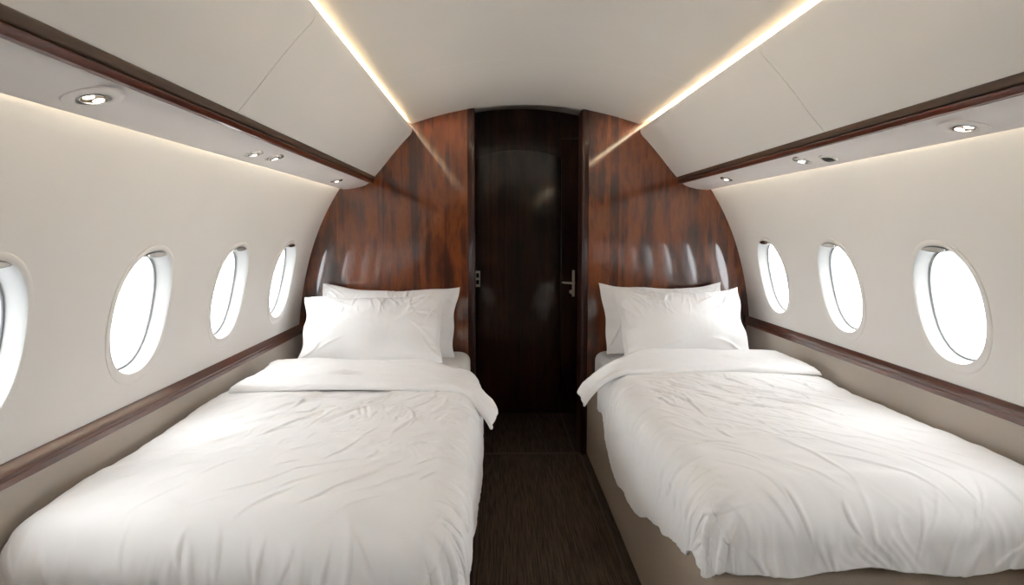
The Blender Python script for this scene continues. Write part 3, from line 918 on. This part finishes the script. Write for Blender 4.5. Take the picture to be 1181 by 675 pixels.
    for k in range(34):
        its.append((rs.uniform(.05, 1.05) * DW, rs.uniform(0, Lf), math.radians(rs.normal(8, 18)), rs.uniform(.05, .20), rs.uniform(.007, .016), rs.uniform(.002, .006), rs.normal(0, .15)))
    hh = ridges(Pf, A * Lf, its) + .004 * nz2(Pf, A * Lf) + .0035 * crumple(Pf, A * Lf, .25, .05, .22, seed + 33) + .002 * crumple(Pf, A * Lf, -.3, .03, .12, seed + 34)
    puff = th * (0.72 + .28 * np.sin(PI * np.clip(A, 0, 1))) + 0.010 * np.clip((A - .55) / .45, 0, 1)
    end = np.clip((DW + flap - Pf) / .05, 0, 1) ** .5 * np.clip((Pf - p0) / .03, 0, 1) ** .5
    hgt2 = B * (puff * (.25 + .75 * end) + hh) + 0.010 * over * nz2(Pf, A * Lf)
    out = base3.copy()
    out[..., 0] += nn[None, :, 0] * hgt2 
    out[..., 2] += nn[None, :, 1] * hgt2
    fx = np.empty_like(out); fx[..., 0] = wall_x + sg * out[..., 0]; fx[..., 1] = out[..., 1]; fx[..., 2] = out[..., 2]
    fx[..., 0] = np.maximum(fx[..., 0], wall_lim) if sg > 0 else np.minimum(fx[..., 0], wall_lim)
    fx -= inv
    n0, n1 = fx.shape[:2]
    V = fx.reshape(-1, 3)
    F = [(j * n1 + i, j * n1 + i + 1, ((j + 1) % n0) * n1 + i + 1, ((j + 1) % n0) * n1 + i) for j in range(n0) for i in range(n1 - 1)]
    F.append(tuple(j * n1 for j in range(n0))); F.append(tuple(j * n1 + n1 - 1 for j in range(n0)))
    pydata('folded_top', V, F, M['cotton'], root)
    return bed

make_bed(-1, -1.005, 0.905, 1.30, 11, 'left')
make_bed(1, 1.335, 0.845, 1.445, 47, 'right')

# pillows: each leans on the bulkhead or on the pillow behind it
def pil(x, y, z, lean, W, H, T, seed, label, yaw=0.0, roll=0.0):
    pillow('pillow', W, H, T, seed, label, (x, y, z), (math.radians(lean), math.radians(roll), math.radians(yaw)))
pil(-0.540, 3.440, 0.757, 60, 0.70, 0.40, 0.13, 3, 'white pillow leaning on the walnut bulkhead, behind the front pillow of the left bed', 0, 1.2)
pil(-0.588, 3.255, 0.744, 47, 0.69, 0.42, 0.16, 8, 'plump white pillow at the front on the left bed, leaning on the one behind', 0, -2.0)
pil(0.860, 3.440, 0.765, 60, 0.64, 0.40, 0.13, 17, 'white pillow leaning on the walnut bulkhead, behind the front pillow of the right bed', 0)
pil(0.905, 3.265, 0.764, 50, 0.63, 0.42, 0.16, 23, 'plump white pillow at the front on the right bed, leaning on the one behind', 0)

# ------------------------------------------------------------------ daylight, camera, view
w = bpy.data.worlds.new('overcast_sky'); SC.world = w; w.use_nodes = True
nt = w.node_tree; bg = nt.nodes['Background']
tc = nt.nodes.new('ShaderNodeTexCoord'); sx = nt.nodes.new('ShaderNodeSeparateXYZ'); rp_ = nt.nodes.new('ShaderNodeValToRGB')
mr = nt.nodes.new('ShaderNodeMapRange'); mr.inputs['From Min'].default_value = -1; mr.inputs['From Max'].default_value = 1
nt.links.new(tc.outputs['Generated'], sx.inputs[0]); nt.links.new(sx.outputs['Z'], mr.inputs['Value']); nt.links.new(mr.outputs[0], rp_.inputs[0])
e = rp_.color_ramp.elements
e[0].position = 0.35; e[0].color = (0.55, 0.57, 0.60, 1); e[1].position = 0.75; e[1].color = (0.965, 0.98, 1, 1)
nt.links.new(rp_.outputs[0], bg.inputs['Color']); bg.inputs['Strength'].default_value = 5.0

cam = bpy.data.cameras.new('camera'); co = bpy.data.objects.new('camera', cam); COL.objects.link(co)
cam.sensor_width = 36; cam.lens = 36 * 787.0 / 1181; cam.clip_start = 0.02
co.location = (0, 0, EYE)
co.rotation_euler = (PI / 2 - math.radians(5.0467), 0, -math.radians(1.4139))
SC.camera = co

SC.view_settings.view_transform = 'Standard'; SC.view_settings.look = 'None'
SC.view_settings.gamma = 1.0; SC.view_settings.use_curve_mapping = False
SC.view_settings.exposure = 1.08
try:
    SC.cycles.use_denoising = True
    SC.cycles.diffuse_bounces = 8; SC.cycles.max_bounces = 14; SC.cycles.transparent_max_bounces = 12
    SC.cycles.caustics_reflective = False; SC.cycles.caustics_refractive = False
    SC.cycles.sample_clamp_indirect = 6.0
except Exception:
    pass
